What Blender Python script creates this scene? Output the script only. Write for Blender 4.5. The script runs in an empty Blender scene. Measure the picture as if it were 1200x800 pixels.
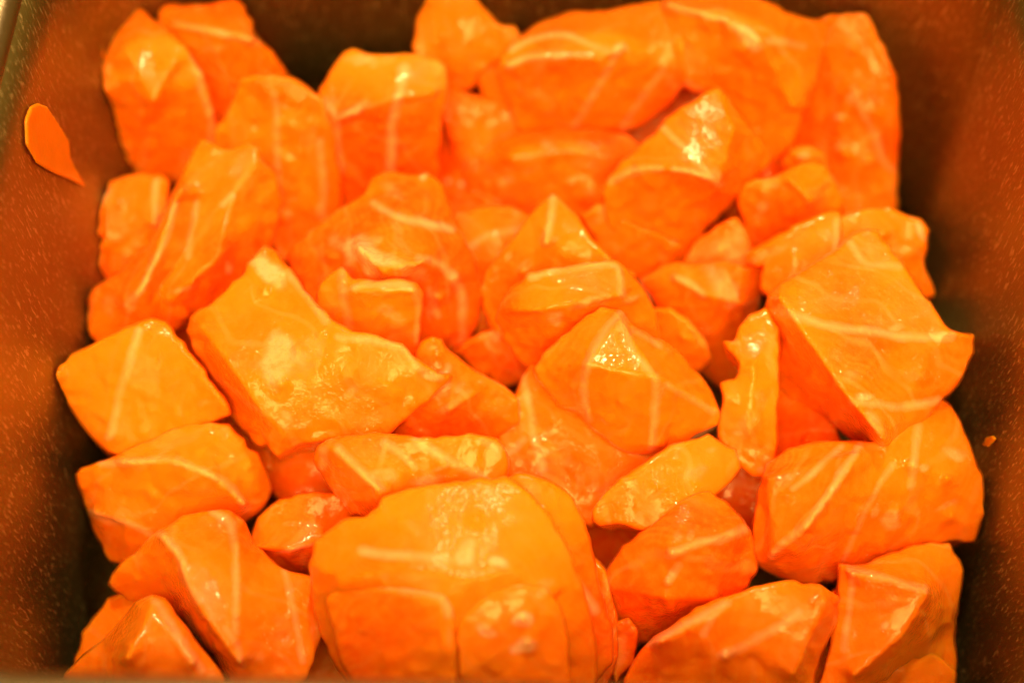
import bpy, bmesh, math, random
import numpy as np
from mathutils import Vector, Matrix, noise
from mathutils.geometry import delaunay_2d_cdt

scene = bpy.context.scene
R = math.radians

# ------------------------------------------------------------------ camera
TW, TL, TH = 0.183, 0.162, 0.100          # inside width, length, depth of the pan (metres)
CAM = Vector((0.0007, -0.136, 0.290))
PITCH, YAW = R(60.6), R(1.28)             # depression below the horizon, turn to the left
FPX = 1200 * 50 / 36.0
cam_d = bpy.data.cameras.new('camera')
cam_d.lens, cam_d.sensor_width = 50, 36
cam_d.clip_start, cam_d.clip_end = 0.01, 50
cam_d.dof.use_dof = True
cam_d.dof.focus_distance = 0.262
cam_d.dof.aperture_fstop = 5.0
cam = bpy.data.objects.new('camera', cam_d)
scene.collection.objects.link(cam)
cam.location = CAM
cam.rotation_euler = (R(90) - PITCH, 0, YAW)
scene.camera = cam
CR = cam.rotation_euler.to_matrix()

# ------------------------------------------------------------------ world, lamps, exposure
world = bpy.data.worlds.new('World')
scene.world = world
world.use_nodes = True
world.node_tree.nodes['Background'].inputs[0].default_value = (1.0, 0.50, 0.08, 1)
world.node_tree.nodes['Background'].inputs[1].default_value = 0.36

def lamp(name, loc, target, size, energy, col):
    d = bpy.data.lights.new(name, 'AREA')
    d.shape, d.size, d.energy, d.color = 'DISK', size, energy, col
    o = bpy.data.objects.new(name, d)
    scene.collection.objects.link(o)
    o.location = loc
    o.rotation_euler = (Vector(target) - Vector(loc)).to_track_quat('-Z', 'Y').to_euler()
    return o
lamp('ceiling_lamp', (0.04, 0.36, 0.86), (0, 0, 0.05), 0.055, 7.2, (1.0, 0.66, 0.26))
lamp('soft_ceiling_light', (0.02, -0.55, 0.95), (0, 0, 0.05), 0.80, 23.0, (1.0, 0.57, 0.12))

scene.view_settings.view_transform = 'Standard'
scene.view_settings.look = 'None'
scene.view_settings.exposure = 0.0
scene.view_settings.gamma = 1.0
scene.render.resolution_x, scene.render.resolution_y = 1024, 682
scene.cycles.use_denoising = True
scene.cycles.max_bounces = 7
scene.cycles.use_adaptive_sampling = True
scene.cycles.adaptive_threshold = 0.03
scene.cycles.diffuse_bounces = 4
scene.cycles.sample_clamp_indirect = 6.0

# ------------------------------------------------------------------ materials
def new_mat(name):
    m = bpy.data.materials.new(name)
    m.use_nodes = True
    nt = m.node_tree
    return m, nt, nt.nodes['Principled BSDF']
def N(nt, t, **kw):
    n = nt.nodes.new(t)
    for k, v in kw.items():
        setattr(n, k, v)
    return n
def ramp(nt, src, stops):
    r = N(nt, 'ShaderNodeValToRGB')
    els = r.color_ramp.elements
    while len(els) < len(stops):
        els.new(0.5)
    for e, (p, c) in zip(els, stops):
        e.position = p
        e.color = c if len(c) == 4 else (*c, 1)
    nt.links.new(src, r.inputs[0])
    return r.outputs[0]
def g(v): return (v, v, v, 1)
def math_n(nt, op, a, b=None, c=None, clamp=False):
    n = N(nt, 'ShaderNodeMath', operation=op, use_clamp=clamp)
    for i, v in enumerate((a, b, c)):
        if v is None: continue
        if isinstance(v, (int, float)): n.inputs[i].default_value = v
        else: nt.links.new(v, n.inputs[i])
    return n.outputs[0]
def mix_c(nt, fac, a, b):
    n = N(nt, 'ShaderNodeMix', data_type='RGBA')
    for i, v in ((0, fac), (6, a), (7, b)):
        if isinstance(v, (int, float)): n.inputs[i].default_value = v
        elif isinstance(v, tuple): n.inputs[i].default_value = (*v, 1) if len(v) == 3 else v
        else: nt.links.new(v, n.inputs[i])
    return n.outputs[2]

def salmon_material():
    m, nt, b = new_mat('raw_salmon')
    L = nt.links.new
    tc = N(nt, 'ShaderNodeTexCoord').outputs['Object']
    def noise_t(scale, detail=2, rough=0.5):
        n = N(nt, 'ShaderNodeTexNoise')
        n.inputs['Scale'].default_value = scale
        n.inputs['Detail'].default_value = detail
        n.inputs['Roughness'].default_value = rough
        L(tc, n.inputs['Vector'])
        return n.outputs['Fac']
    def attr(name): return N(nt, 'ShaderNodeAttribute', attribute_name=name).outputs['Fac']
    tone, patch, wet = attr('tone'), attr('patch'), attr('wet')      # slow noises held on the mesh, 0..1
    n_mid = noise_t(450, 3, 0.65)
    flesh = ramp(nt, tone, [(0.0, (0.82, 0.10, 0.002)), (0.25, (0.89, 0.160, 0.002)), (0.5, (0.92, 0.196, 0.004)), (0.85, (0.94, 0.238, 0.008))])  # the reddest stops put shade into the flesh colour of deep pieces
    # muscle fibres along each piece's own grain, and faint wider bands of fat between the flakes
    gr = attr('grain')
    wav = math_n(nt, 'SINE', math_n(nt, 'MULTIPLY', gr, 4.0))
    fib = math_n(nt, 'MULTIPLY', math_n(nt, 'MULTIPLY_ADD', wav, 0.5, 0.5), math_n(nt, 'MULTIPLY_ADD', patch, 0.55, -0.22), clamp=True)
    flesh = mix_c(nt, fib, flesh, (0.95, 0.27, 0.02))
    band = math_n(nt, 'SINE', math_n(nt, 'MULTIPLY', gr, 0.75))
    band = math_n(nt, 'MULTIPLY', math_n(nt, 'MULTIPLY_ADD', band, 5.0, -4.2, clamp=True), math_n(nt, 'MULTIPLY', wet, 0.42))
    flesh = mix_c(nt, band, flesh, (0.96, 0.42, 0.16))
    flesh = mix_c(nt, math_n(nt, 'MULTIPLY_ADD', n_mid, 1.5, -0.62, clamp=True), flesh, (0.95, 0.26, 0.03))      # fine flecks in the flesh
    # fat sheets (distance in mm from the sheet, minus its half width)
    fw = math_n(nt, 'ADD', attr('fat'), math_n(nt, 'MULTIPLY_ADD', n_mid, 1.2, -0.6))
    fat = math_n(nt, 'MULTIPLY_ADD', fw, -0.65, 0.55, clamp=True)
    fat = math_n(nt, 'MULTIPLY', fat, math_n(nt, 'MULTIPLY_ADD', patch, 0.6, 0.45), clamp=True)
    # pale patches: connective tissue, plus wet sheen painted into the colour
    pale = math_n(nt, 'MULTIPLY', attr('pale'), math_n(nt, 'MULTIPLY_ADD', n_mid, 2.4, -0.30), clamp=True)
    waxy = math_n(nt, 'MULTIPLY_ADD', attr('pale'), 0.9, -0.12, clamp=True)      # thick tissue is pale all through, painted sheen spots are fainter
    both = math_n(nt, 'MAXIMUM', fat, math_n(nt, 'MULTIPLY', pale, waxy))
    L(mix_c(nt, both, flesh, (0.96, 0.46, 0.29)), b.inputs['Base Color'])
    b.inputs['Subsurface Weight'].default_value = 0.72
    b.inputs['Subsurface Radius'].default_value = (1.0, 0.30, 0.04)
    b.inputs['Subsurface Scale'].default_value = 0.0040
    b.inputs['Roughness'].default_value = 0.36
    b.inputs['Specular IOR Level'].default_value = 0.06
    b.inputs['Coat Weight'].default_value = 1.0
    L(ramp(nt, wet, [(0.15, g(0.15)), (0.42, g(1.0))]), b.inputs['Coat Weight'])
    b.inputs['Coat IOR'].default_value = 1.42
    L(ramp(nt, wet, [(0.30, g(0.17)), (0.60, g(0.04))]), b.inputs['Coat Roughness'])
    bm1 = N(nt, 'ShaderNodeBump'); bm1.inputs['Strength'].default_value = 0.25; bm1.inputs['Distance'].default_value = 0.0006
    L(math_n(nt, 'ADD', math_n(nt, 'MULTIPLY', n_mid, 0.5), math_n(nt, 'ADD', math_n(nt, 'MULTIPLY', noise_t(2100, 2), 0.35), math_n(nt, 'MULTIPLY', fib, 0.08))), bm1.inputs['Height'])
    L(bm1.outputs[0], b.inputs['Normal'])
    bm2 = N(nt, 'ShaderNodeBump'); bm2.inputs['Distance'].default_value = 0.0022
    L(math_n(nt, 'ADD', math_n(nt, 'MULTIPLY_ADD', wet, 1.6, -0.75, clamp=True), math_n(nt, 'MULTIPLY_ADD', attr('pale'), 1.1, 0.08), clamp=True), bm2.inputs['Strength'])
    L(noise_t(1000, 2, 0.5), bm2.inputs['Height'])
    L(bm2.outputs[0], b.inputs['Coat Normal'])
    return m
M_SALMON = salmon_material()

def steel_material(name, tint, rmin, rmax, streak, flk):
    m, nt, b = new_mat(name)
    L = nt.links.new
    b.inputs['Metallic'].default_value = 1.0
    tc = N(nt, 'ShaderNodeTexCoord').outputs['Object']
    mp = N(nt, 'ShaderNodeMapping'); mp.inputs['Scale'].default_value = (1700, 1700, 420)
    L(tc, mp.inputs['Vector'])
    n = N(nt, 'ShaderNodeTexNoise'); n.inputs['Scale'].default_value = 1.0; n.inputs['Detail'].default_value = 3
    n.inputs['Roughness'].default_value = 0.6
    L(mp.outputs[0], n.inputs['Vector'])
    n2 = N(nt, 'ShaderNodeTexNoise'); n2.inputs['Scale'].default_value = 45; n2.inputs['Detail'].default_value = 4
    L(tc, n2.inputs['Vector'])
    fleck = ramp(nt, n.outputs['Fac'], [(0.56, g(0.0)), (0.66, g(1.0))])
    film = mix_c(nt, n2.outputs['Fac'], tuple(t * 0.6 for t in tint), tint)
    L(mix_c(nt, math_n(nt, 'MULTIPLY', fleck, flk), film, (0.72, 0.62, 0.42)), b.inputs['Base Color'])  # scratch flecks, their glint painted in as a brighter metal colour
    L(math_n(nt, 'MULTIPLY_ADD', fleck, rmax - rmin, rmin), b.inputs['Roughness'])
    bp = N(nt, 'ShaderNodeBump'); bp.inputs['Strength'].default_value = streak; bp.inputs['Distance'].default_value = 0.0006
    L(n.outputs['Fac'], bp.inputs['Height'])
    L(bp.outputs[0], b.inputs['Normal'])
    return m
M_STEEL = steel_material('brushed_steel', (0.31, 0.27, 0.12), 0.46, 0.60, 0.30, 0.55)
M_RIM = steel_material('rim_steel', (0.45, 0.38, 0.30), 0.30, 0.40, 0.06, 0.0)
def counter_material():
    m, nt, b = new_mat('dark_counter')
    n = N(nt, 'ShaderNodeTexNoise'); n.inputs['Scale'].default_value = 60; n.inputs['Detail'].default_value = 5
    nt.links.new(N(nt, 'ShaderNodeTexCoord').outputs['Object'], n.inputs['Vector'])
    nt.links.new(ramp(nt, n.outputs['Fac'], [(0.3, (0.020, 0.016, 0.012)), (0.7, (0.035, 0.028, 0.02))]), b.inputs['Base Color'])
    b.inputs['Roughness'].default_value = 0.5
    return m
M_COUNTER = counter_material()

# ------------------------------------------------------------------ helpers
def tag(o, label=None, cat=None, group=None, kind=None):
    for k, v in (('label', label), ('category', cat), ('group', group), ('kind', kind)):
        if v: o[k] = v
    return o
def link_mesh(name, me, mat=None, parent=None):
    o = bpy.data.objects.new(name, me)
    scene.collection.objects.link(o)
    if mat: me.materials.append(mat)
    if parent: o.parent = parent
    return o

def rr_loop(hx, hy, r, z, seg=10):
    """a rounded rectangle of half sizes hx, hy at height z, as a list of points"""
    out = []
    for cx, cy, a0 in ((hx - r, hy - r, 0), (-hx + r, hy - r, 90), (-hx + r, -hy + r, 180), (hx - r, -hy + r, 270)):
        for i in range(seg + 1):
            a = R(a0 + 90 * i / seg)
            out.append((cx + r * math.cos(a), cy + r * math.sin(a), z))
    return out
def loft(name, loops, mat, parent, close_first=False):
    bm = bmesh.new()
    rings = [[bm.verts.new(p) for p in lp] for lp in loops]
    n = len(rings[0])
    for a, c in zip(rings, rings[1:]):
        for i in range(n):
            bm.faces.new((a[i], a[(i + 1) % n], c[(i + 1) % n], c[i]))
    if close_first:
        bm.faces.new(rings[0])
        bm.faces.new(rings[-1])
    bmesh.ops.recalc_face_normals(bm, faces=bm.faces)
    me = bpy.data.meshes.new(name)
    bm.to_mesh(me); bm.free()
    for p in me.polygons: p.use_smooth = True
    return link_mesh(name, me, mat, parent)

DRAFT = math.tan(R(1.0))
def half(z):
    """inside half sizes of the pan at height z"""
    d = (TH - z) * DRAFT
    return TW / 2 - d, TL / 2 - d

# ------------------------------------------------------------------ the counter and the steel pan
me = bpy.data.meshes.new('counter')
bm = bmesh.new()
bmesh.ops.create_cube(bm, size=1.0, matrix=Matrix.Translation((0, 0.1, -0.0225)) @ Matrix.Diagonal((1.6, 1.2, 0.04, 1)))
bm.to_mesh(me); bm.free()
tag(link_mesh('counter', me, M_COUNTER), kind='structure')

tray = bpy.data.objects.new('steel_pan', None)
scene.collection.objects.link(tray)
tag(tray, 'deep brushed steel food pan with rounded corners holding all the diced salmon', 'pan')
T = 0.0009
loops = []
fil = 0.009
CRN = 0.024
hx0, hy0 = half(0)
for k in range(9):                                      # floor fillet, inside
    a = R(90 * k / 8)
    z = fil - fil * math.cos(a)
    ins = fil - fil * math.sin(a)
    hx, hy = half(z)
    loops.append(rr_loop(hx - ins, hy - ins, max(0.004, CRN - ins), z))
for k in range(1, 7):
    z = fil + (TH - 0.003 - fil) * k / 6
    hx, hy = half(z)
    loops.append(rr_loop(hx, hy, CRN, z))
inside = loops
outside = [[(x * (1 + T / TW * 2), y * (1 + T / TL * 2), z - (T if i < 9 else 0)) for x, y, z in lp] for i, lp in enumerate(inside)]
loft('pan_body', inside + outside[::-1], M_STEEL, tray, True)
rim = []
hx, hy = half(TH - 0.003)
for o_, z in ((0, TH - 0.0029), (0.0004, TH - 0.0016), (0.0014, TH - 0.0005), (0.003, TH), (0.0085, TH), (0.0105, TH - 0.0004),
              (0.0115, TH - 0.0016), (0.0112, TH - 0.0032), (0.0100, TH - 0.0036), (0.0096, TH - 0.0022), (0.0085, TH - 0.0010),
              (0.0034, TH - 0.0010), (0.0022, TH - 0.0016), (0.0012, TH - 0.0029)):
    rim.append(rr_loop(hx + o_, hy + o_, CRN + o_, z))
rim.append(rim[0])
loft('pan_rim', rim, M_RIM, tray)

# ------------------------------------------------------------------ salmon pieces
HOFF = 9.0          # mm added to every height below
VOX = 0.00041
KEEP = 0.0006
def pix_dir(x, y):
    v = CR @ Vector(((x - 600) / FPX, (400 - y) / FPX, -1.0))
    return v                                             # depth-1 vector
def inside_pan(p, keep=KEEP):
    hx, hy = half(max(p.z, 0.0))
    f = max(0.0, fil - p.z) * 0.6
    return abs(p.x) < hx - keep - f and abs(p.y) < hy - keep - f and p.z > keep
def at(x, y, h):
    """the point of height h (mm above the pan's floor) seen at pixel x, y of the photograph"""
    d = pix_dir(x, y)
    t = ((h + HOFF) / 1000 - CAM.z) / d.z
    p = CAM + d * t
    while not inside_pan(p) and t > 0.15:
        t -= 0.00005
        p = CAM + d * t
    return p, t

tex_cache = {}
def cloud(size, depth=2):
    k = (size, depth)
    if k not in tex_cache:
        t = bpy.data.textures.new('wobble', 'CLOUDS')
        t.noise_scale, t.noise_depth = size, depth
        tex_cache[k] = t
    return tex_cache[k]

def seg_dist(P, a, b):
    ab = b - a
    t = np.clip(((P - a) @ ab) / max(1e-9, ab @ ab), 0, 1)
    return np.linalg.norm(P - (a + t[:, None] * ab), axis=1)

_lat = np.random.default_rng(11).random((64, 64, 64)).astype('f')
def vnoise(co, scale, off=0):
    """smooth value noise of two octaves at the points co, spread over 0..1"""
    out = 0
    for k, (f, w) in enumerate(((1, 0.68), (2.1, 0.32))):
        q = co.astype('f') * (scale * f) + off + 31.7 * (k + 1)
        i = np.floor(q).astype(int); t = q - i
        t = t * t * (3 - 2 * t)
        s = 0
        for dx in (0, 1):
            for dy in (0, 1):
                for dz in (0, 1):
                    wgt = (t[:, 0] if dx else 1 - t[:, 0]) * (t[:, 1] if dy else 1 - t[:, 1]) * (t[:, 2] if dz else 1 - t[:, 2])
                    s = s + wgt * _lat[(i[:, 0] + dx) & 63, (i[:, 1] + dy) & 63, (i[:, 2] + dz) & 63]
        out = out + w * s
    return np.clip((out - 0.5) * 1.5 + 0.5, 0, 1)

def curve(p):
    """a smooth line through the points (Catmull-Rom)"""
    if len(p) < 3:
        return p
    e = [2 * p[0] - p[1]] + p + [2 * p[-1] - p[-2]]
    out = []
    for i in range(1, len(e) - 2):
        for t in (0, 0.25, 0.5, 0.75):
            a, q, c, d = e[i - 1:i + 3]
            out.append(0.5 * (2 * q + (c - a) * t + (2 * a - 5 * q + 4 * c - d) * t * t + (3 * q - a - 3 * c + d) * t ** 3))
    return out + [p[-1]]

GROUP = 'diced raw salmon pieces in the steel pan'
def finish(name, me, label, wetk, red, fat, pale, grain, smooth, wob, fine, mat, cat, group, vox=VOX, grow=0.0):
    tmp = bpy.data.objects.new('tmp', me)
    scene.collection.objects.link(tmp)
    m = tmp.modifiers.new('r', 'REMESH'); m.mode = 'VOXEL'; m.voxel_size = vox; m.use_smooth_shade = True
    if grow:
        m = tmp.modifiers.new('g', 'DISPLACE'); m.mid_level = 0.0; m.strength = grow
    m = tmp.modifiers.new('s', 'SMOOTH'); m.factor = 0.5; m.iterations = smooth
    for size, st in ((0.011, wob), (0.0035, fine * 0.18)):
        m = tmp.modifiers.new('d', 'DISPLACE'); m.texture = cloud(size); m.texture_coords = 'GLOBAL'
        m.mid_level = 0.5; m.strength = st
    dg = bpy.context.evaluated_depsgraph_get()
    dg.update()
    out = bpy.data.meshes.new_from_object(tmp.evaluated_get(dg))
    bpy.data.objects.remove(tmp); bpy.data.meshes.remove(me)
    n = len(out.vertices)
    co = np.empty(n * 3, 'f'); out.vertices.foreach_get('co', co); co = co.reshape(-1, 3)
    # fat sheets run into the flesh along the direction the cut shows them
    rel = (co - np.array(CAM)) @ np.array(CR)
    px = np.stack([600 + rel[:, 0] / -rel[:, 2] * FPX, 400 - rel[:, 1] / -rel[:, 2] * FPX], 1)
    mm = 1000 * float(np.mean(-rel[:, 2])) / FPX
    fd = np.full(n, 9.0)
    px_w = px + 5.0 * np.stack([vnoise(co, 160, 3) - 0.5, vnoise(co, 160, 23) - 0.5], 1)
    for ln in fat:
        w = ln[0]
        pts = curve([np.array(p, float) for p in ln[1:]])
        for a, c in zip(pts, pts[1:]):
            fd = np.minimum(fd, (seg_dist(px_w, a, c) - w * 0.30) * mm)
    pa = np.zeros(n)  # tissue patches, and spots where sheen and glints are painted as colour
    for (x, y, rx, ry, ang, s) in pale:
        ca, sa = math.cos(R(ang)), math.sin(R(ang))
        wob_p = 1.1 * min(rx, ry)
        dx = px[:, 0] - x + wob_p * (vnoise(co, 210, 41) - 0.5)
        dy = px[:, 1] - y + wob_p * (vnoise(co, 210, 57) - 0.5)
        u, v = (dx * ca + dy * sa) / rx, (-dx * sa + dy * ca) / ry
        pa = np.maximum(pa, s * np.clip(1.6 * (1 - np.sqrt(u * u + v * v)), 0, 1))
    gd = np.array(grain if grain else (1, 0, 0.3)); gd = gd / np.linalg.norm(gd)
    gr = (co @ gd) * 1000
    gr = gr + 4.5 * vnoise(co, 140) + 6.0 * vnoise(co, 38)
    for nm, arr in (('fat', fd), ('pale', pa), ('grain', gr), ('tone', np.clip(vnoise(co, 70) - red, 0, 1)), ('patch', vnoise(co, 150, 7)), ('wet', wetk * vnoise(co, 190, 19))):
        at_ = out.attributes.new(nm, 'FLOAT', 'POINT')
        at_.data.foreach_set('value', arr.astype('f'))
    c = co.mean(0)
    c[2] = co[:, 2].min()
    co -= c
    out.vertices.foreach_set('co', co.ravel())
    for p in out.polygons: p.use_smooth = True
    out.materials.clear()
    out.name = name
    o = link_mesh(name, out, mat)
    o.location = Vector(c.tolist())
    tag(o, label, cat, group)
    return o

rng = random.Random(4)
def piece(label, outline, inner=(), edges=(), fat=(), pale=(), t=24, sm=3, wob=0.0005, fine=0.00035, grain=None, rag=1.3, red=0.0, skirt=2.0, wetk=1.0, name='salmon_chunk', cat='salmon piece'):  # red: shade painted into the tone of low and right-side pieces
    # cut edges are never straight: break the outline up and let it wander a little
    fine_o, first = [], {}
    for k, (x, y, h) in enumerate(outline):
        x2, y2, h2 = outline[(k + 1) % len(outline)]
        first[k] = len(fine_o)
        fine_o.append((x, y, h))
        ln = math.hypot(x2 - x, y2 - y)
        for s in range(1, int(ln / 9)):
            f = s / int(ln / 9)
            j = rng.gauss(0, 1.0) * rag
            fine_o.append((x + (x2 - x) * f + (y2 - y) / ln * j, y + (y2 - y) * f - (x2 - x) / ln * j, h + (h2 - h) * f))
    n_old = len(outline)
    nb = len(fine_o)
    idx = lambda i: first[i] if i < n_old else i - n_old + nb
    pts = fine_o + [tuple(p) for p in inner]
    hard = set(range(nb))
    con = [(i, (i + 1) % nb) for i in range(nb)]
    for a, c in edges:                                   # the ridges, broken up too
        a, c = idx(a), idx(c)
        hard.update((a, c))
        (x, y, h), (x2, y2, h2) = pts[a], pts[c]
        ns = max(1, int(math.hypot(x2 - x, y2 - y) / 9))
        last = a
        for s in range(1, ns):
            f = s / ns
            j = rng.gauss(0, 0.8)
            pts.append((x + (x2 - x) * f + j, y + (y2 - y) * f + j, h + (h2 - h) * f))
            hard.add(len(pts) - 1)
            con.append((last, len(pts) - 1)); last = len(pts) - 1
        con.append((last, c))
    poly = [(x, y) for x, y, h in fine_o]
    def in_poly(x, y):
        r = False
        for k in range(len(poly)):
            (xa, ya), (xb, yb) = poly[k - 1], poly[k]
            if (ya > y) != (yb > y) and x < (xb - xa) * (y - ya) / (yb - ya) + xa: r = not r
        return r
    base = np.array([(x, y) for x, y, h in pts])
    xs, ys = base[:nb, 0], base[:nb, 1]
    step = max(8.0, math.sqrt((xs.max() - xs.min()) * (ys.max() - ys.min()) / 450))
    yy = ys.min() + step / 2
    while yy < ys.max():
        xx = xs.min() + step / 2
        while xx < xs.max():
            x, y = xx + rng.uniform(-2, 2), yy + rng.uniform(-2, 2)
            if in_poly(x, y) and np.min(np.abs(base - (x, y)).sum(1)) > 6:
                pts.append((x, y, None))
            xx += step
        yy += step
    c2 = [Vector((p[0], p[1])) for p in pts]
    vs, es, fs, ov, oe, of = delaunay_2d_cdt(c2, con, [list(range(nb))], 1, 1e-4)
    # heights: a membrane stretched over the cut edges and ridges, pushed up softly by the single points inside
    nv = len(vs)
    A = np.zeros((nv, nv)); rhs = np.zeros(nv)
    nbr = [set() for _ in range(nv)]
    for f in fs:
        for a, c in zip(f, list(f[1:]) + [f[0]]):
            nbr[a].add(c); nbr[c].add(a)
    for k in range(nv):
        src = [q for q in ov[k] if pts[q][2] is not None]
        if src and any(q in hard for q in src):
            q = next(q for q in src if q in hard)
            A[k, k] = 1; rhs[k] = pts[q][2]
            continue
        if not nbr[k]:
            A[k, k] = 1; rhs[k] = 20; continue
        A[k, k] = len(nbr[k])
        for c in nbr[k]: A[k, c] -= 1
        if src:
            A[k, k] += 2.5; rhs[k] += 2.5 * pts[src[0]][2]
    hs = np.linalg.solve(A, rhs)
    P3 = [at(v.x, v.y, float(hs[k])) for k, v in enumerate(vs)]
    used = sorted({i for f in fs for i in f})
    dmean = sum(P3[i][1] for i in used) / len(used)
    cx = sum(v.x for v in vs) / len(vs); cy = sum(v.y for v in vs) / len(vs)
    bm = bmesh.new()
    F, B, S = {}, {}, {}
    for i in used:
        p, d = P3[i]
        F[i] = bm.verts.new(p)
        db = max(d + 0.004, 0.45 * (d + t / 1000) + 0.55 * (dmean + t / 1000))
        x = cx + (vs[i].x - cx) * 0.86; y = cy + (vs[i].y - cy) * 0.86
        dv = pix_dir(x, y)
        q = CAM + dv * db
        q += Vector((0, 0.30, 0)) * (d - db) * 0.5       # lean the hidden side towards straight down
        k = 0
        while not inside_pan(q, 0.0003) and k < 60:
            db -= 0.0008; k += 1
            q = CAM + dv * db
        B[i] = bm.verts.new(q)
    cnt = {}
    for f in fs:
        bm.faces.new([F[i] for i in f])
        bm.faces.new([B[i] for i in reversed(f)])
        for a, c in zip(f, list(f[1:]) + [f[0]]):
            k = (min(a, c), max(a, c))
            cnt[k] = cnt.get(k, 0) + 1
    # the sides spread a little below the cut edge before they turn under
    rim_e = [k for k, n in cnt.items() if n == 1]
    out_n = {}
    tri_of = {}
    for f in fs:
        for a, c in zip(f, list(f[1:]) + [f[0]]):
            tri_of[(min(a, c), max(a, c))] = f
    for a, c in rim_e:
        o3 = next(i for i in tri_of[(a, c)] if i not in (a, c))
        e = vs[c] - vs[a]
        nn = Vector((e.y, -e.x)).normalized()
        if nn.dot(vs[o3] - vs[a]) > 0: nn = -nn
        for i in (a, c): out_n[i] = out_n.get(i, Vector((0, 0))) + nn
    for i, nn in out_n.items():
        q2 = vs[i] + nn.normalized() * skirt
        dd = P3[i][1] + min(0.004, t / 3000)
        q = CAM + pix_dir(q2.x, q2.y) * dd
        if not inside_pan(q):
            q = CAM + pix_dir(vs[i].x, vs[i].y) * dd
            if not inside_pan(q): q = F[i].co.lerp(B[i].co, 0.3)
        S[i] = bm.verts.new(q)
    for a, c in rim_e:
        bm.faces.new((F[a], F[c], S[c], S[a]))
        bm.faces.new((S[a], S[c], B[c], B[a]))
    bmesh.ops.recalc_face_normals(bm, faces=bm.faces)
    me = bpy.data.meshes.new('tmp')
    bm.to_mesh(me); bm.free()
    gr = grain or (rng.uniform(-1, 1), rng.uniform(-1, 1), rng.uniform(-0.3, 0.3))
    return finish(name, me, label, wetk, red + rng.uniform(-0.18, 0.18), fat, pale, gr, sm, wob, fine, M_SALMON, cat, GROUP, VOX, 0.00025)

piece('tall wet chunk against the left wall at the back corner with glossy specks',
      [(112,-10,50),(150,-10,50),(163,10,51),(178,26,51),(184,27,50),(215,55,50),(236,88,46),(248,130,38),(252,170,28),(215,215,18),(165,210,16),(148,190,20),(140,160,27),(132,126,38),(122,105,44),(118,60,47)],
      [(180,118,47),(205,72,50),(150,60,52),(200,170,30)], [(18,16),(16,17)],
      fat=[(5,(226,66),(236,98),(243,130),(249,165))], pale=[(125,8,14,10,0,.5)], fine=.0005)
piece('bright chunk at the back left with a pale line along its top edge',
      [(188,14,49),(195,8,50),(240,8,51),(262,3,51),(276,1,51),(285,8,50),(300,45,48),(318,62,44),(337,92,38),(330,140,26),(285,158,20),(250,168,20),(237,105,36),(215,55,46),(188,30,48)],
      [(207,31,51),(250,38,51),(296,47,50),(250,70,45)], [(15,16),(16,17)],
      fat=[(6,(205,29),(240,36),(290,46),(305,48))], pale=[(250,58,30,6,-5,.5)])
piece('upright chunk with vertical grain between the folded strip and the pale banded chunk',
      [(284,94,50),(300,91,51),(312,92,51),(318,90,51),(341,93,50),(350,98,49),(376,116,47),(389,145,43),(398,220,28),(396,268,18),(370,300,14),(330,310,16),(255,180,34),(253,158,38),(276,118,45)],
      [(318,110,50),(345,150,43),(310,190,36),(380,200,32)], [],
      fat=[(4,(322,110),(324,160),(326,230)),(6,(376,165),(379,250))], pale=[(330,97,20,4,5,.5),(332,126,10,4,30,.6)], grain=(1,.1,.1))
piece('long folded strip with shiny ridges running down the left side',
      [(104,352,30),(112,340,34),(150,312,38),(178,285,40),(198,245,42),(215,205,44),(230,175,46),(238,165,47),(252,172,47),(262,177,46),(290,170,47),(302,174,47),(304,188,46),(322,205,42),(330,240,38),(318,285,34),(290,318,32),(262,345,30),(225,368,29),(200,388,28),(170,410,26),(128,408,26),(110,396,26),(104,372,28)],
      [(212,222,48),(198,258,47),(180,310,45),(160,345,42),(150,362,37),
       (232,232,42),(226,275,40),(205,312,39),(180,345,38),
       (298,195,47),(275,225,46),(290,262,44),(255,300,44),(225,330,43),(200,352,39),(130,360,34),(253,195,44)],
      [(24,25),(25,26),(26,27),(27,28),(29,30),(30,31),(31,32),(33,34),(34,36),(36,37),(37,38)],
      fat=[(2,(205,240),(190,290),(165,340),(150,358)),(3,(230,240),(223,270),(220,300)),(3,(262,240),(272,228))],
      pale=[(266,315,10,9,30,1.4),(215,340,25,7,-8,.7),(125,362,16,18,0,.5),(155,358,10,24,25,.6)], grain=(1,-.6,.1), wob=.0009)
piece('small yellowish flat topped chunk on the left wall side behind the folded strip',
      [(128,214,33),(150,208,34),(187,207,34),(196,214,33),(194,240,31),(190,270,27),(165,320,20),(124,335,18),(117,312,23),(112,285,28),(112,262,30),(119,240,32)],
      [(184,218,34),(180,262,31),(140,240,34),(118,290,28),(150,300,27)], [(12,13)],
      fat=[(4,(184,216),(181,262))], pale=[(120,235,10,18,25,1.1),(108,278,8,22,0,.9)])
piece('chunk with a broad pale vertical band standing at the back left of centre',
      [(405,64,50),(414,60,51),(430,66,51),(450,67,51),(485,66,51),(512,72,51),(521,80,50),(523,105,47),(515,135,43),(513,170,35),(511,215,25),(490,238,20),(440,250,17),(402,252,17),(395,185,32),(390,145,44),(374,114,46),(384,96,48),(395,76,49)],
      [(396,140,50),(425,127,50),(465,115,51),(508,108,50),(410,88,51),(465,88,52),(450,180,36)], [(19,20),(20,21),(21,22)],
      fat=[(13,(475,80),(468,110),(460,150),(455,235)),(5,(380,117),(394,142),(399,200))], pale=[(418,72,26,10,10,.9),(412,128,30,11,-25,.8),(385,118,14,10,0,.6)])
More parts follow.
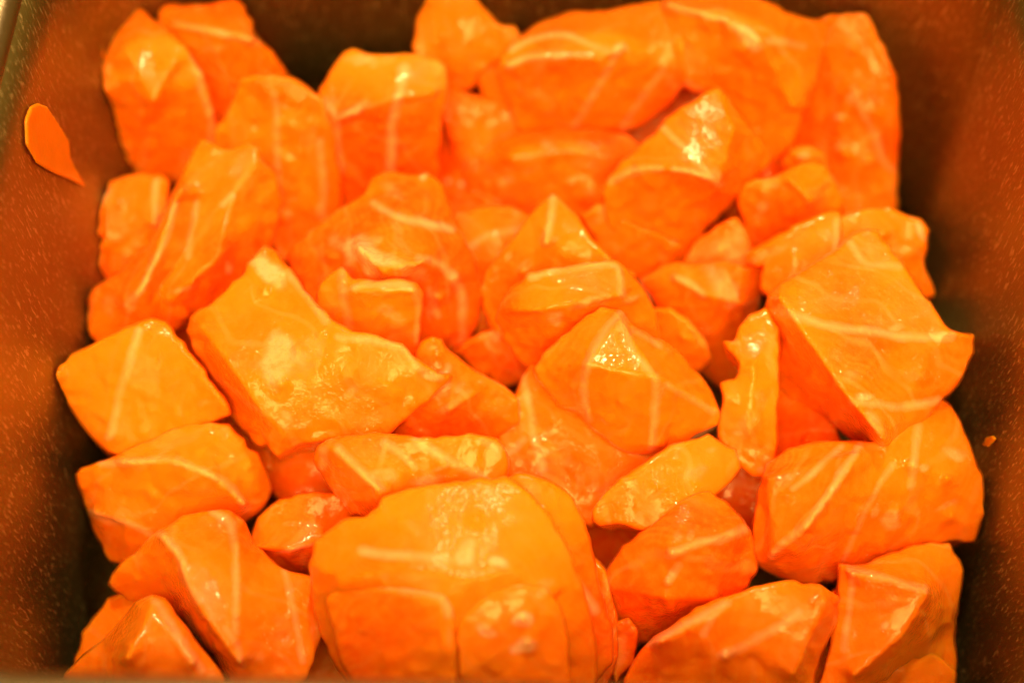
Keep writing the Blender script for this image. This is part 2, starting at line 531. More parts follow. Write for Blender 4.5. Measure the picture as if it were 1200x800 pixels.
piece('tilted chunk poking up highest at the back edge left of the middle',
      [(497,-12,50),(555,-12,51),(566,12,50),(581,29,49),(592,33,49),(602,32,49),(609,46,47),(592,65,44),(567,82,40),(553,101,34),(540,105,33),(520,98,36),(516,78,42),(500,70,45),(488,64,46),(489,25,49),(499,8,50)],
      [(507,12,51),(512,50,49),(560,45,48)], [(17,18)],
      pale=[(598,40,10,7,40,.6),(560,28,6,4,0,.5)])
piece('dull dark orange chunk sunk below the tilted back chunk beside a dark hole',
      [(516,108,34),(530,103,35),(546,112,34),(560,115,33),(590,120,32),(610,145,28),(618,170,24),(590,195,22),(550,210,20),(532,175,24),(521,140,30)],
      [(555,145,32),(560,180,29)], [], fat=[(4,(545,200),(565,180),(600,168))], pale=[(575,160,16,5,-25,.4)], t=20, red=0.2)
piece('narrow shaded sliver behind the left end of the broad back chunk',
      [(560,85,37),(586,66,40),(596,80,40),(606,120,32),(622,165,22),(600,168,22),(572,125,28)], [], [], t=14)
piece('flat wet reddish chunk lying low under the broad back chunk',
      [(545,205,23),(552,188,26),(598,160,30),(640,152,32),(700,152,33),(735,160,32),(755,178,30),(745,215,25),(735,250,19),(690,268,16),(630,262,15),(580,252,14),(550,235,17)],
      [(600,185,32),(665,178,33),(720,185,31),(620,212,28),(570,215,24),(690,215,28)], [(13,14),(14,15)], pale=[(640,170,10,5,0,.7),(668,177,10,4,0,.7),(690,178,10,4,0,.6),(595,212,14,5,0,.9),(570,172,8,5,0,.7),(620,205,16,5,-15,.4)], t=18, fine=.0008, red=.3)
piece('rounded dark red knob of salmon in the hollow left of the cut cube',
      [(618,220,24),(640,203,27),(665,198,28),(692,208,28),(712,228,25),(705,248,22),(670,262,18),(640,255,18)],
      [(668,215,30),(690,226,28)], [], pale=[(668,212,12,6,20,.5),(690,226,12,6,10,.5)], t=16, fine=.0006, red=0.45)
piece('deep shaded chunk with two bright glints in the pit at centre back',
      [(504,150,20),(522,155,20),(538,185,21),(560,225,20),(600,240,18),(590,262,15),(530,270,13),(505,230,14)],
      [(530,212,21)], [], pale=[(527,211,5,5,0,1.2),(541,216,6,5,20,1.2)], t=16, red=0.4)  # both glints are painted as pale colour spots
piece('broad chunk at the back right of centre with curved pale lines, clean cut front',
      [(584,84,47),(590,70,49),(608,46,50),(640,26,51),(665,17,51),(720,13,52),(758,5,52),(779,0,52),(795,22,52),(800,60,50),(803,95,43),(787,116,38),(770,131,34),(752,146,30),(735,151,29),(720,164,25),(690,163,25),(655,165,25),(625,162,26),(606,148,30),(596,112,39)],
      [(595,77,51),(622,66,52),(662,66,52),(705,68,52),(725,56,54),(780,78,48),(690,120,40),(645,38,53)], [(21,22),(22,23),(23,24),(24,25)],
      fat=[(5,(594,78),(618,68),(660,66)),(5,(598,58),(625,46),(660,42),(695,55),(722,64)),(5,(725,60),(700,105),(680,140),(660,165)),(3,(781,76),(755,112),(732,148))],
      pale=[(724,58,14,11,-30,1.4),(640,40,40,7,-5,.4)])
piece('largest chunk at the back right with a pale wedge on its sloping top',
      [(774,-12,54),(872,-12,56),(900,5,55),(928,19,53),(950,25,51),(968,28,49),(966,48,46),(956,82,42),(946,112,38),(936,142,33),(926,172,28),(906,188,25),(896,181,27),(872,142,33),(852,114,38),(822,108,39),(797,97,42),(779,62,47)],
      [(782,4,57),(850,24,58),(893,50,55),(930,125,42),(850,70,49),(960,52,46)], [(18,19),(19,20),(20,21)],
      fat=[(4,(780,4),(820,16),(850,25)),(3,(788,82),(805,95),(822,104)),(4,(900,48),(940,54))], pale=[(872,42,36,13,38,1.3),(830,8,50,8,18,.35),(916,62,10,4,30,.6)])
piece('long bulging dark orange chunk on the right side of the back corner',
      [(960,24,48),(975,18,49),(1000,16,49),(1014,16,49),(1022,32,48),(1028,48,47),(1042,76,44),(1050,112,38),(1053,160,30),(1050,205,22),(1048,258,14),(1000,262,14),(972,245,18),(920,190,20),(930,140,24),(942,100,30)],
      [(1000,60,48),(1005,110,44),(985,140,38),(1025,130,40),(990,180,33),(1020,190,30)], [],
      fat=[(4,(1000,105),(1020,150),(1032,185),(1045,200)),(3,(985,28),(1005,45))], pale=[(1003,113,9,14,30,.9),(985,135,9,6,0,1.0),(985,170,7,12,40,.6)], fine=.0006, red=0.3)
piece('sharp cut cube right of centre back with a pale diagonal seam and curved edge line',
      [(709,228,42),(717,209,45),(745,181,48),(775,151,51),(800,128,53),(828,111,54),(841,105,54),(852,117,53),(876,151,48),(903,186,41),(880,213,36),(850,243,31),(820,278,27),(795,305,24),(772,318,22),(745,305,25),(724,285,30),(711,252,37)],
      [(750,199,50),(790,199,52),(842,212,50),(858,150,54),(790,260,38)], [(1,18),(18,19),(19,20),(20,21),(21,6),(20,11)],
      fat=[(3,(778,150),(800,172),(820,193),(845,215)),(6,(716,212),(745,199),(775,197)),(3,(790,198),(820,203),(845,214))], pale=[(745,203,32,7,-12,.6),(840,205,14,8,40,.6)], wob=.0007, wetk=.55)
piece('thin jagged flap under the lower left corner of the cut cube',
      [(682,252,34),(698,243,36),(708,240,37),(716,247,36),(728,256,36),(765,272,35),(800,288,32),(785,308,26),(766,322,22),(752,328,21),(725,312,24),(702,290,28)],
      [(740,285,33)], [], pale=[(705,245,10,5,10,.6),(790,282,8,6,0,.7),(760,290,14,5,-60,.4)], t=14, rag=1.8, sm=4)
piece('small knob of salmon tucked at the foot of the long bulging chunk',
      [(918,192,30),(928,178,33),(948,174,34),(966,184,33),(968,205,28),(935,215,25)], [(944,185,36)], [], pale=[(943,184,10,6,0,.9)], t=14)
piece('small two faced cube below the largest back chunk with glossy left face',
      [(867,230,37),(872,217,39),(884,212,40),(908,210,41),(926,200,41),(940,194,41),(966,196,40),(977,215,37),(987,242,32),(984,262,27),(935,290,22),(895,312,18),(876,290,24)],
      [(926,212,43),(950,235,40),(895,225,42),(890,265,33)], [(13,14),(4,13)],
      pale=[(892,242,10,10,0,.8),(905,218,14,7,0,.7),(885,255,8,10,0,.5)], fine=.0006, red=0.1)
piece('pinkish pale chunk wedged under the jagged shelf right of the cut cube',
      [(798,312,28),(814,287,32),(840,266,35),(862,257,36),(874,275,34),(882,300,30),(885,325,26),(850,338,24),(815,332,25)],
      [(845,295,35)], [], pale=[(848,295,40,28,-30,.75)], t=20)
piece('chunk with a folded glistening top in the hollow between the two large cubes',
      [(752,328,30),(785,311,33),(805,312,34),(842,308,34),(878,313,33),(895,318,30),(888,358,23),(882,385,18),(870,405,15),(866,440,10),(842,452,8),(824,438,11),(798,405,18),(774,362,25)],
      [(792,325,35),(824,345,35),(850,318,36),(868,355,32),(840,390,24),(835,330,33)], [(14,15),(15,17),(16,17)],
      fat=[(5,(790,325),(810,332),(824,346))], pale=[(845,330,26,22,20,.8),(806,330,22,6,25,.9),(855,352,14,12,0,.8)], t=22)
piece('rounded darker lump peeping out right of the stacked centre cubes',
      [(758,365,30),(785,362,33),(805,375,32),(826,402,28),(833,420,24),(820,435,20),(795,432,20),(770,410,24)],
      [(800,395,32)], [], t=16)
piece('ragged shelf of salmon behind the upper left edge of the big right cube',
      [(872,302,38),(880,296,40),(900,286,42),(930,266,44),(960,254,45),(983,250,45),(984,275,44),(981,295,43),(990,335,42),(935,365,38),(908,352,38),(893,338,38),(894,322,39),(899,306,40),(888,311,39)],
      [(930,300,45)], [], fat=[(4,(980,258),(980,290))], pale=[(890,300,20,9,-20,.6),(910,292,20,8,-20,.5),(975,280,14,12,0,.5)], t=20, rag=1.8, sm=4)
piece('chunk at the right wall with a yellow tip behind the big right cube',
      [(976,258,41),(1010,248,42),(1042,245,42),(1064,256,41),(1078,259,41),(1086,270,40),(1084,290,37),(1080,305,34),(1094,345,28),(1050,352,28),(990,322,34),(980,292,40)],
      [(1035,275,42),(1060,300,38)], [], pale=[(1078,270,9,14,-30,1.5),(1070,256,10,4,0,.5)], t=22)
piece('big cube near the right wall with a flat beaded top crossed by a pale line',
      [(903,348,47),(916,336,49),(945,318,50),(985,292,50),(1000,276,50),(1015,271,50),(1028,273,50),(1040,288,50),(1056,311,50),(1076,341,50),(1100,374,50),(1112,389,50),(1128,393,49),(1139,394,48),(1139,412,46),(1120,450,43),(1090,482,41),(1064,510,39),(1044,528,37),(1028,532,34),(985,502,27),(952,478,25),(905,446,25),(896,405,32),(898,365,42)],
      [(915,348,53),(945,395,53),(992,462,51),(1036,514,48),(1010,300,52),(1020,390,53),(1080,440,50)], [(25,26),(26,27),(27,28),(28,18)],
      fat=[(9,(912,362),(950,376),(1010,387),(1060,395),(1115,393)),(5,(1000,472),(1050,476),(1100,470)),(5,(998,285),(1012,305),(1030,310),(1055,313))],
      pale=[(960,350,60,24,-10,.35),(1020,298,22,14,30,.5),(1016,466,16,10,20,1.0),(1030,497,10,24,-35,.7),(1070,440,30,12,0,.35),(1040,370,40,18,-20,.35),(1050,382,16,8,0,.7),(1000,440,12,14,0,.5)], fine=.0005, t=30)
piece('ragged bright flap hanging down left of the big right cube',
      [(850,462,42),(845,450,41),(864,446,42),(868,425,43),(848,400,42),(862,403,43),(868,385,44),(880,371,45),(898,362,45),(912,385,45),(910,440,42),(908,500,37),(906,540,34),(897,558,32),(882,556,32),(862,540,33),(843,512,35),(847,482,39)],
      [(882,430,45),(878,500,40)], [(18,19)], pale=[(880,495,16,24,10,.5),(890,470,10,20,0,.45),(868,508,10,5,0,.8),(892,550,8,6,0,.6),(860,402,12,6,20,.6)], t=14, fine=.0006, rag=1.0, sm=4)
piece('shaded pinkish chunk in the gap under the big right cube',
      [(900,452,22),(935,465,24),(975,492,26),(985,520,26),(955,542,26),(905,548,22),(895,500,18)], [(945,515,30)], [], pale=[(955,538,26,9,-10,.7)], t=18, red=0.2)
piece('large rounded chunk left of centre back with a pale curved band and frosted sheen',
      [(335,302,34),(345,288,37),(372,268,41),(402,246,44),(430,228,45),(438,210,45),(460,203,45),(480,208,45),(500,205,44),(518,220,42),(524,238,42),(528,256,42),(542,278,42),(555,305,39),(564,345,32),(560,372,27),(548,400,21),(534,410,19),(495,408,24),(440,405,30),(380,375,34),(358,342,36)],
      [(420,290,54),(450,318,55),(495,306,54),(535,325,47),(515,350,47),(525,390,33),(470,245,50),(510,262,47),(445,235,49),(385,300,48)], [(28,29),(22,23),(23,24)],
      fat=[(8,(438,238),(465,253),(500,262),(530,270)),(9,(490,304),(515,308),(532,325),(541,350),(540,400)),(5,(505,340),(512,370))],
      pale=[(430,300,52,26,15,1.15),(480,318,40,12,15,.7),(470,280,14,36,-25,.45),(460,225,26,10,25,.45),(508,355,9,34,5,.6),(497,208,8,9,40,1.0)], fine=.0008, t=30)
piece('boxy fold standing in front of the frosted rounded chunk at left of centre',
      [(370,362,46),(376,335,50),(388,322,51),(400,314,52),(412,330,53),(440,332,54),(470,329,54),(487,333,53),(494,345,51),(491,385,44),(486,425,37),(440,430,36),(395,415,37),(376,390,41)],
      [(415,340,54),(484,341,54),(440,370,49),(402,330,54)], [(14,15)],
      fat=[(7,(400,318),(404,345),(411,385)),(3,(415,338),(450,334),(486,340),(488,400))], pale=[(455,368,24,11,15,.7),(440,345,26,5,3,.4)], t=22)
piece('largest cube left of centre with a pale pointed top corner and glossy wet middle',
      [(221,388,44),(226,372,47),(255,352,49),(282,328,50),(298,303,50),(311,289,50),(322,297,51),(340,318,52),(362,348,53),(386,376,54),(412,391,54),(442,396,54),(470,405,53),(490,424,51),(512,440,49),(528,440,47),(508,460,46),(476,488,44),(450,510,42),(415,512,42),(376,516,42),(350,518,42),(326,533,38),(313,516,37),(305,521,34),(284,502,31),(264,478,30),(240,430,36)],
      [(236,382,50),(268,425,50),(300,470,48),(332,510,44),(310,340,54),(350,410,57),(410,440,55),(330,450,53),(450,450,52),(376,392,55)], [(0,28),(28,29),(29,30),(30,31),(31,22)],
      fat=[(8,(338,322),(362,350),(384,377)),(5,(398,394),(440,401),(470,408),(492,430),(516,440))],
      pale=[(315,318,34,18,52,1.3),(335,420,46,34,20,1.0),(372,405,20,20,0,.6),(335,490,9,18,-30,.7),(400,460,60,30,-20,.25),(410,460,16,9,-40,.8),(430,490,40,14,-20,.35),(505,440,18,7,20,1.0)], fine=.0008, t=32)
piece('flattened chunk right of the largest left cube with a small curled lip',
      [(488,425,42),(496,402,45),(506,397,46),(516,399,45),(526,414,43),(546,430,41),(590,454,39),(606,470,37),(608,495,33),(590,507,31),(560,515,29),(500,517,30),(458,514,32),(478,486,38),(510,456,42)],
      [(512,415,46),(555,460,42),(528,478,41),(560,490,36),(525,445,43)], [(16,17)],
      fat=[(3,(508,442),(522,438),(526,430))], pale=[(530,475,26,10,-25,.6),(545,462,14,8,-30,.4)], t=20)
piece('dim chunk deep in the pit between the rounded chunk and the stacked cubes',
      [(530,412,22),(555,398,25),(590,380,26),(622,400,24),(630,430,20),(612,445,18),(590,452,16),(565,440,18)], [(585,415,25)], [], t=16)
piece('orange chunk low behind the rear centre cube showing only its top',
      [(528,252,28),(560,246,30),(600,245,31),(622,256,30),(610,285,29),(585,320,26),(560,335,22),(545,295,26)], [(575,280,31)], [], fat=[(3,(550,290),(570,275),(600,268))], pale=[(605,250,8,4,20,.6)], t=18)
piece('shaded chunk squeezed between the frosted chunk and the rear centre cube',
      [(552,315,22),(575,312,25),(600,330,24),(605,380,20),(585,405,16),(560,390,16)], [], [], pale=[(556,372,3,10,0,.7)], t=16)
piece('rear cube of the three stacked centre cubes with a peaked top',
      [(564,340,34),(570,322,37),(592,295,41),(616,262,44),(636,240,46),(648,229,47),(662,242,46),(676,256,46),(692,282,46),(716,306,46),(742,322,44),(740,372,34),(600,402,28),(575,380,28)],
      [(644,262,48),(640,285,49),(612,318,43)], [(5,14),(14,15)],
      fat=[(7,(648,232),(645,255),(641,285))], pale=[(648,280,14,8,-20,.7),(612,310,16,5,-40,.5)], t=24)
piece('middle cube of the stacked centre cubes with a pale outlined top and glossy front rim',
      [(583,374,42),(588,358,46),(602,338,49),(620,321,52),(640,317,53),(680,312,53),(704,309,53),(722,308,52),(740,325,50),(754,343,47),(768,375,41),(772,400,36),(700,432,32),(632,436,30),(612,424,32),(592,398,36)],
      [(600,362,50),(640,362,53),(690,352,54),(728,346,52),(726,318,53),(635,395,42)], [(1,16),(16,17),(17,18),(18,19),(19,20),(20,7)],
      fat=[(4,(620,323),(645,319),(680,314),(715,310),(726,318),(729,345))], pale=[(651,372,14,14,-50,.9),(690,356,36,8,-15,.7),(742,350,18,8,-15,.7)], t=24, fine=.0005)
piece('front cube of the stacked centre cubes with pale edge lines round its clean front face',
      [(627,432,43),(638,416,46),(660,396,49),(682,378,51),(704,361,52),(728,366,52),(746,388,50),(782,406,46),(818,440,41),(836,470,39),(843,485,38),(840,496,37),(815,508,35),(790,520,34),(762,531,32),(736,528,33),(716,516,35),(692,496,37),(684,486,38),(655,471,39),(640,452,41)],
      [(727,374,55),(688,428,55),(768,442,54),(690,484,43),(762,520,38),(728,470,50)], [(5,21),(21,22),(21,23),(22,24),(23,25),(22,23),(23,10)],
      fat=[(6,(728,368),(704,396),(690,418),(685,440),(685,462),(690,490)),(4,(730,372),(740,405),(765,440)),(7,(768,442),(769,475),(763,525)),(3,(780,452),(802,464),(836,483)),(3,(742,388),(760,396),(775,404))],
      pale=[(727,378,9,18,0,.7),(775,455,12,14,40,.6),(722,412,18,6,0,.5)], t=28, wob=.0007, wetk=.6)
piece('low flat glittering chunk before the stacked cubes with one pale vertical line',
      [(584,520,30),(596,480,32),(624,424,34),(640,450,33),(690,494,32),(735,505,30),(795,535,27),(780,560,27),(740,565,29),(712,585,27),(692,615,24),(660,600,26),(600,565,28)],
      [(650,500,33),(680,545,34),(625,520,33)], [],
      fat=[(6,(612,440),(621,480),(627,515),(637,550)),(3,(598,530),(615,515))], pale=[(680,545,44,14,10,.45),(612,500,8,12,0,.5)], fine=.0010, t=20)
piece('sharp wedge shaped cube on the left edge with smooth flat face and soft diagonal seam',
      [(65,440,38),(68,430,39),(85,417,39),(110,405,41),(140,391,43),(165,380,44),(178,375,44),(194,379,43),(225,420,42),(248,452,41),(265,475,40),(269,484,38),(230,501,35),(190,514,33),(142,533,31),(128,527,31),(110,510,31),(94,490,32),(76,462,35)],
      [(164,388,44.5),(148,440,41),(128,508,34)], [(5,19),(19,20),(20,21),(21,15)],
      fat=[(7,(163,388),(150,430),(138,470),(127,510))], pale=[(240,470,14,8,-15,.4),(165,392,8,10,20,.5)], t=24, wob=.0006, fine=.0002, grain=(1,-.25,.1), wetk=.3)
piece('chunk below the wedge shaped left cube with a pale arc across its upper face',
      [(91,556,30),(96,550,31),(115,543,33),(142,535,35),(200,506,36),(245,496,36),(268,498,36),(285,515,35),(305,542,32),(317,572,26),(308,592,24),(290,606,23),(270,628,22),(230,640,22),(185,650,20),(152,657,18),(130,655,17),(116,628,20),(101,590,25)],
      [(145,541,38),(205,540,41),(250,558,40),(285,590,34),(110,600,28),(150,612,29),(180,626,26),(240,525,40),(180,580,37),(292,545,36)], [(3,19),(19,20),(20,21),(21,22),(23,24),(24,25)],
      fat=[(5,(120,542),(160,540),(205,540),(245,555),(272,575),(288,595)),(4,(103,598),(125,608),(150,613),(178,627))], pale=[(207,540,14,9,10,.6),(240,570,26,30,20,.3)], t=24)
piece('long sloping chunk at the lower left with three pale lines running down it',
      [(129,683,26),(140,665,29),(160,650,31),(187,624,35),(215,606,37),(250,600,38),(268,600,38),(285,612,37),(298,642,35),(330,668,35),(372,680,33),(377,738,31),(366,775,30),(345,815,29),(280,815,29),(258,775,26),(216,722,23),(186,702,22),(150,702,22)],
      [(190,628,39),(212,655,41),(222,685,41),(242,722,41),(280,775,38),(290,815,35),(278,640,41),(280,720,40),(340,720,36),(160,678,29),(200,690,28)], [(3,19),(19,20),(20,21),(21,22),(22,23),(25,26)],
      fat=[(6,(187,624),(208,648),(219,680),(232,705)),(4,(262,736),(276,755),(284,780)),(5,(250,601),(268,612),(276,635),(277,665),(275,740)),(4,(334,668),(344,715),(354,775))],
      pale=[(330,740,30,30,0,.35),(300,770,20,14,0,.5),(212,652,8,18,-25,.5)], t=26, fine=.0005)
piece('blurred wedge in the bottom left corner with a pale right edge',
      [(70,815,22),(78,790,24),(100,768,26),(135,738,29),(160,706,33),(178,699,35),(192,703,35),(204,722,35),(232,757,35),(256,786,34),(270,830,32),(270,850,30),(70,850,20)],
      [(178,712,38),(150,770,39),(225,775,38),(160,815,38)], [(5,13),(13,15),(13,14)],
      fat=[(8,(182,706),(196,730),(216,762),(235,785))], t=24)
piece('dark strip of salmon half hidden behind the bottom left wedge',
      [(85,790,14),(98,742,17),(128,702,20),(150,692,22),(185,708,22),(150,760,18)], [], [], t=14)
piece('shaded cube left of the front cluster with a row of glints along its front edge',
      [(294,632,26),(304,608,29),(330,586,31),(370,577,32),(402,580,31),(412,600,29),(404,632,26),(384,660,20),(370,676,15),(330,670,16),(300,662,18)],
      [(300,640,30),(340,643,31),(382,632,30)], [(11,12),(12,13)], pale=[(345,642,40,5,-10,.9),(303,650,8,14,10,.6)], t=20, fine=.0005)
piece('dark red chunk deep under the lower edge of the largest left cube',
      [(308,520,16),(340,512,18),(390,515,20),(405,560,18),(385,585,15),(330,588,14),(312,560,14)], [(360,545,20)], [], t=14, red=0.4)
piece('streaky chunk with bright glints and pale stripes above the blurred front chunk',
      [(369,538,43),(374,525,46),(385,518,48),(410,513,49),(440,509,50),(500,514,51),(560,512,50),(582,516,49),(591,530,48),(592,560,45),(592,595,41),(560,615,38),(450,610,37),(434,606,37),(414,600,36),(395,577,36),(380,555,39)],
      [(390,525,51),(415,548,52),(442,573,52),(520,545,54),(575,565,49)], [(2,17),(17,18),(18,19),(19,13)],
      fat=[(8,(396,524),(415,543),(444,572)),(5,(378,525),(376,545)),(5,(450,520),(472,535),(486,548)),(9,(488,515),(520,534),(545,548),(566,560)),(6,(566,517),(586,527))],
      pale=[(448,560,30,12,20,.8),(500,562,26,8,0,.9),(520,548,24,5,-20,.7)], t=22, fine=.0009)
piece('big blurred chunk topping the front centre heap with a long pale band',
      [(364,662,46),(370,636,48),(386,624,49),(405,610,50),(430,608,51),(437,600,51),(444,598,52),(449,584,52),(500,572,53),(592,560,53),(612,574,53),(640,604,52),(662,640,50),(682,690,46),(696,750,39),(698,790,34),(690,830,30),(430,830,31),(388,765,32),(369,712,39)],
      [(378,668,49),(425,675,53),(480,667,54),(545,681,54),(600,668,54),(640,692,51),
       (400,684,50.5),(450,684,52.5),(490,692,52.5),(525,700,52.5),(532,760,47),(536,830,39),
       (575,738,50),(612,724,52),(614,757,48),(562,775,43),(588,704,48),(655,770,42),(470,612,54),(560,610,55),(430,745,42),(560,720,47)],
      [(0,20),(20,21),(21,22),(22,23),(23,24),(24,25),(25,13),(26,27),(27,28),(28,29),(29,30),(30,31)],
      fat=[(9,(425,645),(470,650),(530,654))],
      pale=[(540,648,20,16,-30,1.1),(582,658,18,9,25,1.3),(640,683,20,8,-15,.5)], t=34, sm=5, fine=.0006, wetk=.22)
piece('blurred block below the pale banded chunk with a dotted pale corner line',
      [(384,700,46),(400,690,49),(450,684,51.5),(490,690,52.5),(520,698,53),(529,715,52.5),(533,760,49),(534,830,41),(440,830,36),(402,775,40)],
      [(455,692,52.5),(518,708,53.5),(520,760,49.5)], [(1,10),(10,11),(11,12)],
      fat=[(5,(450,684),(490,692),(520,702),(526,720))], pale=[(526,745,5,26,0,.5),(470,690,40,8,10,.4)], t=14, sm=4, wetk=.3)
piece('blurred folded scrap with waxy white spots lying on the front centre heap',
      [(536,745,49),(545,722,51),(562,705,52),(585,690,52.5),(612,684,53),(640,690,52),(655,712,50),(664,752,46),(668,800,41),(640,830,37),(560,830,38),(540,790,45)],
      [(572,735,53),(612,724,55),(618,752,51),(590,706,53),(560,780,46),(640,720,51),(600,790,44)], [],
      pale=[(612,726,15,12,0,1.6),(572,735,18,11,30,1.3),(614,757,24,13,0,1.4),(640,690,18,8,-15,.6)], t=14, sm=4, wetk=.5, fine=.001)
piece('smooth curved chunk at the right of the blurred front chunk with a pale seam',
      [(590,566,48),(606,557,50),(625,560,50),(648,568,49),(668,584,47),(682,612,44),(693,652,40),(706,702,36),(716,742,32),(716,775,29),(692,800,27),(664,765,34),(640,705,42),(612,645,48)],
      [(640,600,50),(665,660,46)], [], fat=[(10,(602,590),(640,640),(672,680),(696,715))], pale=[(690,708,14,14,0,.7),(645,680,16,8,-20,.6)], t=26, grain=(.2,1,.3), wetk=.4)
piece('thin orange edge of a chunk right of the curved front chunk',
      [(688,650,30),(708,670,31),(722,720,29),(722,770,25),(705,815,22),(690,760,24)], [], [], t=14)
piece('little upright sliver between the curved front chunk and the long front right chunk',
      [(714,748,25),(722,730,28),(736,724,29),(746,738,28),(742,775,22),(722,800,20)], [], [], pale=[(728,775,8,16,20,.5),(735,728,6,4,0,.6)], t=12)
piece('ragged shiny flap over the dark hole right of centre front',
      [(696,608,36),(702,590,38),(728,562,40),(768,536,41),(798,520,41),(830,510,40),(860,528,38),(866,548,36),(855,562,35),(835,580,35),(838,600,36),(800,620,37),(780,618,37),(756,621,36),(732,613,36),(712,613,35),(703,614,35)],
      [(770,570,42),(815,545,41),(790,600,40),(800,560,38)], [], pale=[(820,552,26,18,-20,.7),(775,558,10,20,20,.4),(835,525,10,5,0,.6),(770,575,20,6,-40,.4)], t=14, fine=.0009, rag=1.8, sm=4)
piece('rounded chunk right of the dark hole with a pale band across its bulge',
      [(711,676,29),(718,662,32),(732,640,35),(760,620,38),(798,590,40),(830,578,39),(850,590,38),(866,606,37),(880,632,34),(886,668,29),(868,692,27),(845,715,24),(800,735,21),(760,750,19),(744,752,18),(724,735,21),(714,705,26)],
      [(787,648,43),(860,624,40),(782,682,41),(720,690,31),(780,700,37),(838,700,32),(830,650,42)], [(20,21),(21,22),(17,18)],
      fat=[(8,(785,649),(808,640),(840,632),(872,621)),(5,(796,662),(783,680))], pale=[(797,628,10,8,0,.7),(812,626,8,8,0,.6),(835,660,14,18,0,.35),(800,610,8,18,0,.3)], t=24, fine=.0006)
piece('long chunk at the front right with two pale diagonal streaks',
      [(730,815,26),(738,788,29),(752,765,32),(768,747,34),(800,726,37),(835,706,39),(853,701,40),(882,690,40),(920,683,40),(960,687,39),(983,701,37),(978,728,33),(958,772,29),(942,830,26),(735,830,24)],
      [(772,752,38),(850,712,41),(965,705,40),(930,790,34),(850,770,38)], [(3,15),(15,16),(17,18)],
      fat=[(6,(762,753),(800,735),(850,708)),(9,(848,768),(890,746),(935,718)),(3,(838,715),(825,745))], pale=[(960,705,12,8,0,.4)], t=26, wetk=.6)
piece('large glossy chunk at the right wall below the big cube with pale diagonal seams',
      [(881,645,29),(885,610,33),(890,575,36),(900,545,38),(925,528,40),(960,520,41),(1010,518,42),(1040,520,42),(1072,490,41),(1104,470,39),(1118,485,38),(1128,508,37),(1141,540,35),(1150,568,32),(1153,600,28),(1141,632,23),(1082,634,24),(1030,652,22),(1000,667,20),(975,680,19),(935,682,19),(900,668,22),(884,655,26)],
      [(903,560,41),(1005,532,45),(975,575,46),(945,618,44),(905,648,35),(1070,545,45),(1050,600,38),(1110,560,42),(1000,620,37),(1115,605,33)], [(23,24),(24,25),(25,26),(26,27),(23,27)],
      fat=[(6,(1008,522),(985,560),(950,608),(905,650)),(7,(1076,500),(1071,535),(1068,568)),(2,(1046,545),(1020,590),(990,655)),(3,(985,525),(955,550),(930,570))],
      pale=[(1120,530,24,10,10,.9),(1045,608,18,12,0,.9),(1026,600,6,12,20,.8),(1082,549,8,6,0,1.0),(1110,592,22,6,-15,.6),(1008,600,5,20,30,.5)], t=28, fine=.0009, red=0.2)
piece('red fragment with tiny glints deep in the gap left of the glossy right chunk',
      [(822,545,18),(850,530,20),(880,530,22),(912,530,22),(908,600,18),(890,635,14),(858,625,14),(828,595,15)], [(880,580,20)], [], pale=[(870,585,5,5,0,.8)], t=14, fine=.0008, red=0.5)
piece('faceted chunk in the lower right corner along the right wall',
      [(984,662,30),(1010,664,31),(1045,650,31),(1082,640,29),(1112,638,27),(1127,668,25),(1122,705,22),(1116,745,18),(1118,790,14),(1070,770,20),(1020,800,24),(1000,830,24),(955,830,22),(972,765,26),(985,700,30)],
      [(998,672,35),(1045,680,36),(1085,695,35),(1055,745,32),(1000,790,30)], [(0,15),(15,16),(16,17),(17,18),(18,19)],
      fat=[(4,(995,666),(1040,678),(1085,690)),(3,(998,672),(990,760))], pale=[(1037,732,7,9,30,1.0),(1082,687,6,6,0,.8),(1005,680,16,10,0,.4)], t=24, red=0.15)
piece('dim chunk at the very bottom right corner below the faceted chunk',
      [(985,830,18),(1010,795,20),(1058,754,22),(1092,764,20),(1118,788,16),(1118,830,13)], [(1058,785,22)], [], t=16)
piece('dark red strip between the long front right chunk and the faceted corner chunk',
      [(935,830,18),(950,770,20),(975,695,22),(995,680,22),(1000,760,18),(975,830,16)], [], [], pale=[(958,775,3,12,15,.5)], t=14)
piece('dark red chunk showing only in the small triangular gap at the front edge',
      [(335,830,8),(340,760,14),(375,745,15),(410,770,14),(415,830,8)], [], [], t=10)
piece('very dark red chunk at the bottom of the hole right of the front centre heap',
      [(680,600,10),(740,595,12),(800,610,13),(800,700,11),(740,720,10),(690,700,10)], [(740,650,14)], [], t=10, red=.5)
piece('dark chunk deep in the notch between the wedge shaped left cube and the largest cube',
      [(200,420,18),(260,430,20),(310,500,20),(320,550,16),(270,540,16),(215,490,18)], [], [], t=14, red=.4)
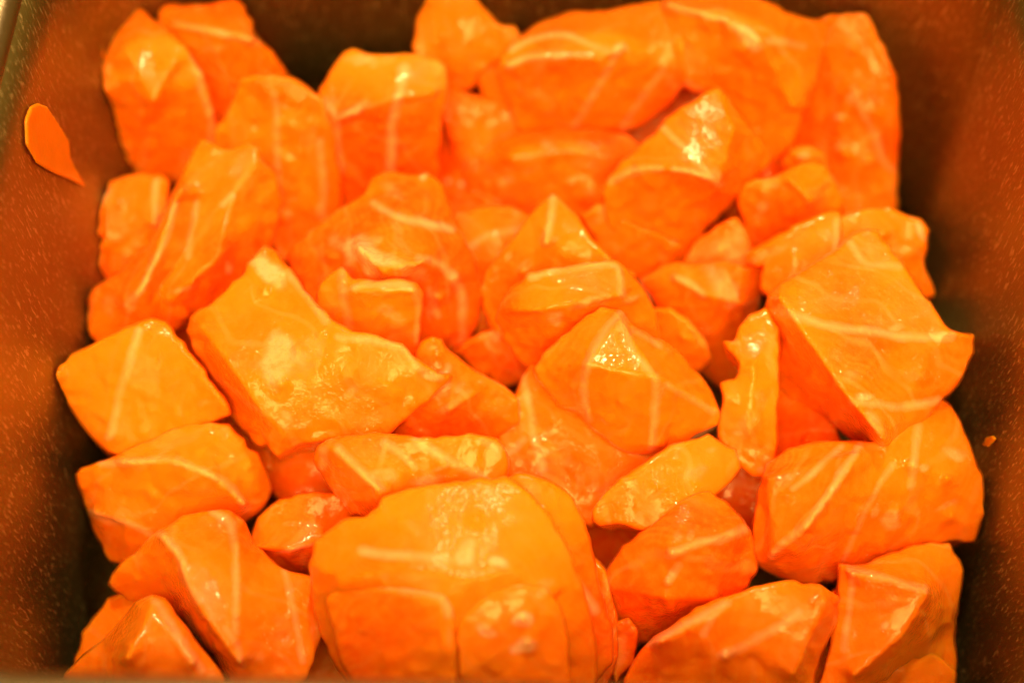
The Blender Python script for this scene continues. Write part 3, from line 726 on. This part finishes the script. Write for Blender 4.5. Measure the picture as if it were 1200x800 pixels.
piece('dark strip of flesh low behind the top corner of the wedge shaped cube',
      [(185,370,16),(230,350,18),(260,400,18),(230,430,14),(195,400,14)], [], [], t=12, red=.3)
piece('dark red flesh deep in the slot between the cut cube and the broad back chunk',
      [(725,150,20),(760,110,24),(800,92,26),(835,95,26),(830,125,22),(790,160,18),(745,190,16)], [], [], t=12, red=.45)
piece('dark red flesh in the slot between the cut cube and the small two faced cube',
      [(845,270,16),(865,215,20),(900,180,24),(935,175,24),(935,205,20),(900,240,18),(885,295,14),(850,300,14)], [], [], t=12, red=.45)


# ------------------------------------------------------------------ scraps stuck to the walls
def wall_scrap(label, side, outline, thick=0.0007):
    bm = bmesh.new()
    fr, bk = [], []
    for x, y in outline:
        d = pix_dir(x, y)
        tt = 0.15
        while inside_pan(CAM + d * tt, 0.0004) or (CAM + d * tt).z > TH:
            tt += 0.0001
        p = CAM + d * tt
        fr.append(p)
    c = sum(fr, Vector()) / len(fr)
    nrm = Vector((1 if side == 'l' else -1, 0, 0))
    fv = [bm.verts.new(p) for p in fr]
    tv = [bm.verts.new(c + (p - c) * 0.97 + nrm * thick) for p in fr]
    bm.faces.new(fv); bm.faces.new(tv[::-1])
    for i in range(len(fr)):
        j = (i + 1) % len(fr)
        bm.faces.new((fv[i], fv[j], tv[j], tv[i]))
    bmesh.ops.recalc_face_normals(bm, faces=bm.faces)
    me = bpy.data.meshes.new('tmp'); bm.to_mesh(me); bm.free()
    return finish('salmon_scrap', me, label, 0.5, -0.5, (), (), (1, 0, 0), 3, 0.0002, 0.0001, M_SALMON, 'salmon scrap', 'salmon scraps stuck to the pan walls', 0.0003)  # yellower tone paints extra light onto the scraps
wall_scrap('leaf shaped sliver of salmon stuck flat on the left steel wall', 'l',
           [(27, 140), (33, 124), (42, 120), (52, 124), (64, 143), (78, 165), (80, 185), (89, 203), (98, 220), (80, 211), (60, 203), (42, 192), (28, 170)])
wall_scrap('tiny crumb of salmon stuck on the right steel wall', 'r',
           [(1153, 522), (1158, 512), (1166, 510), (1169, 514), (1160, 524)], 0.0006)
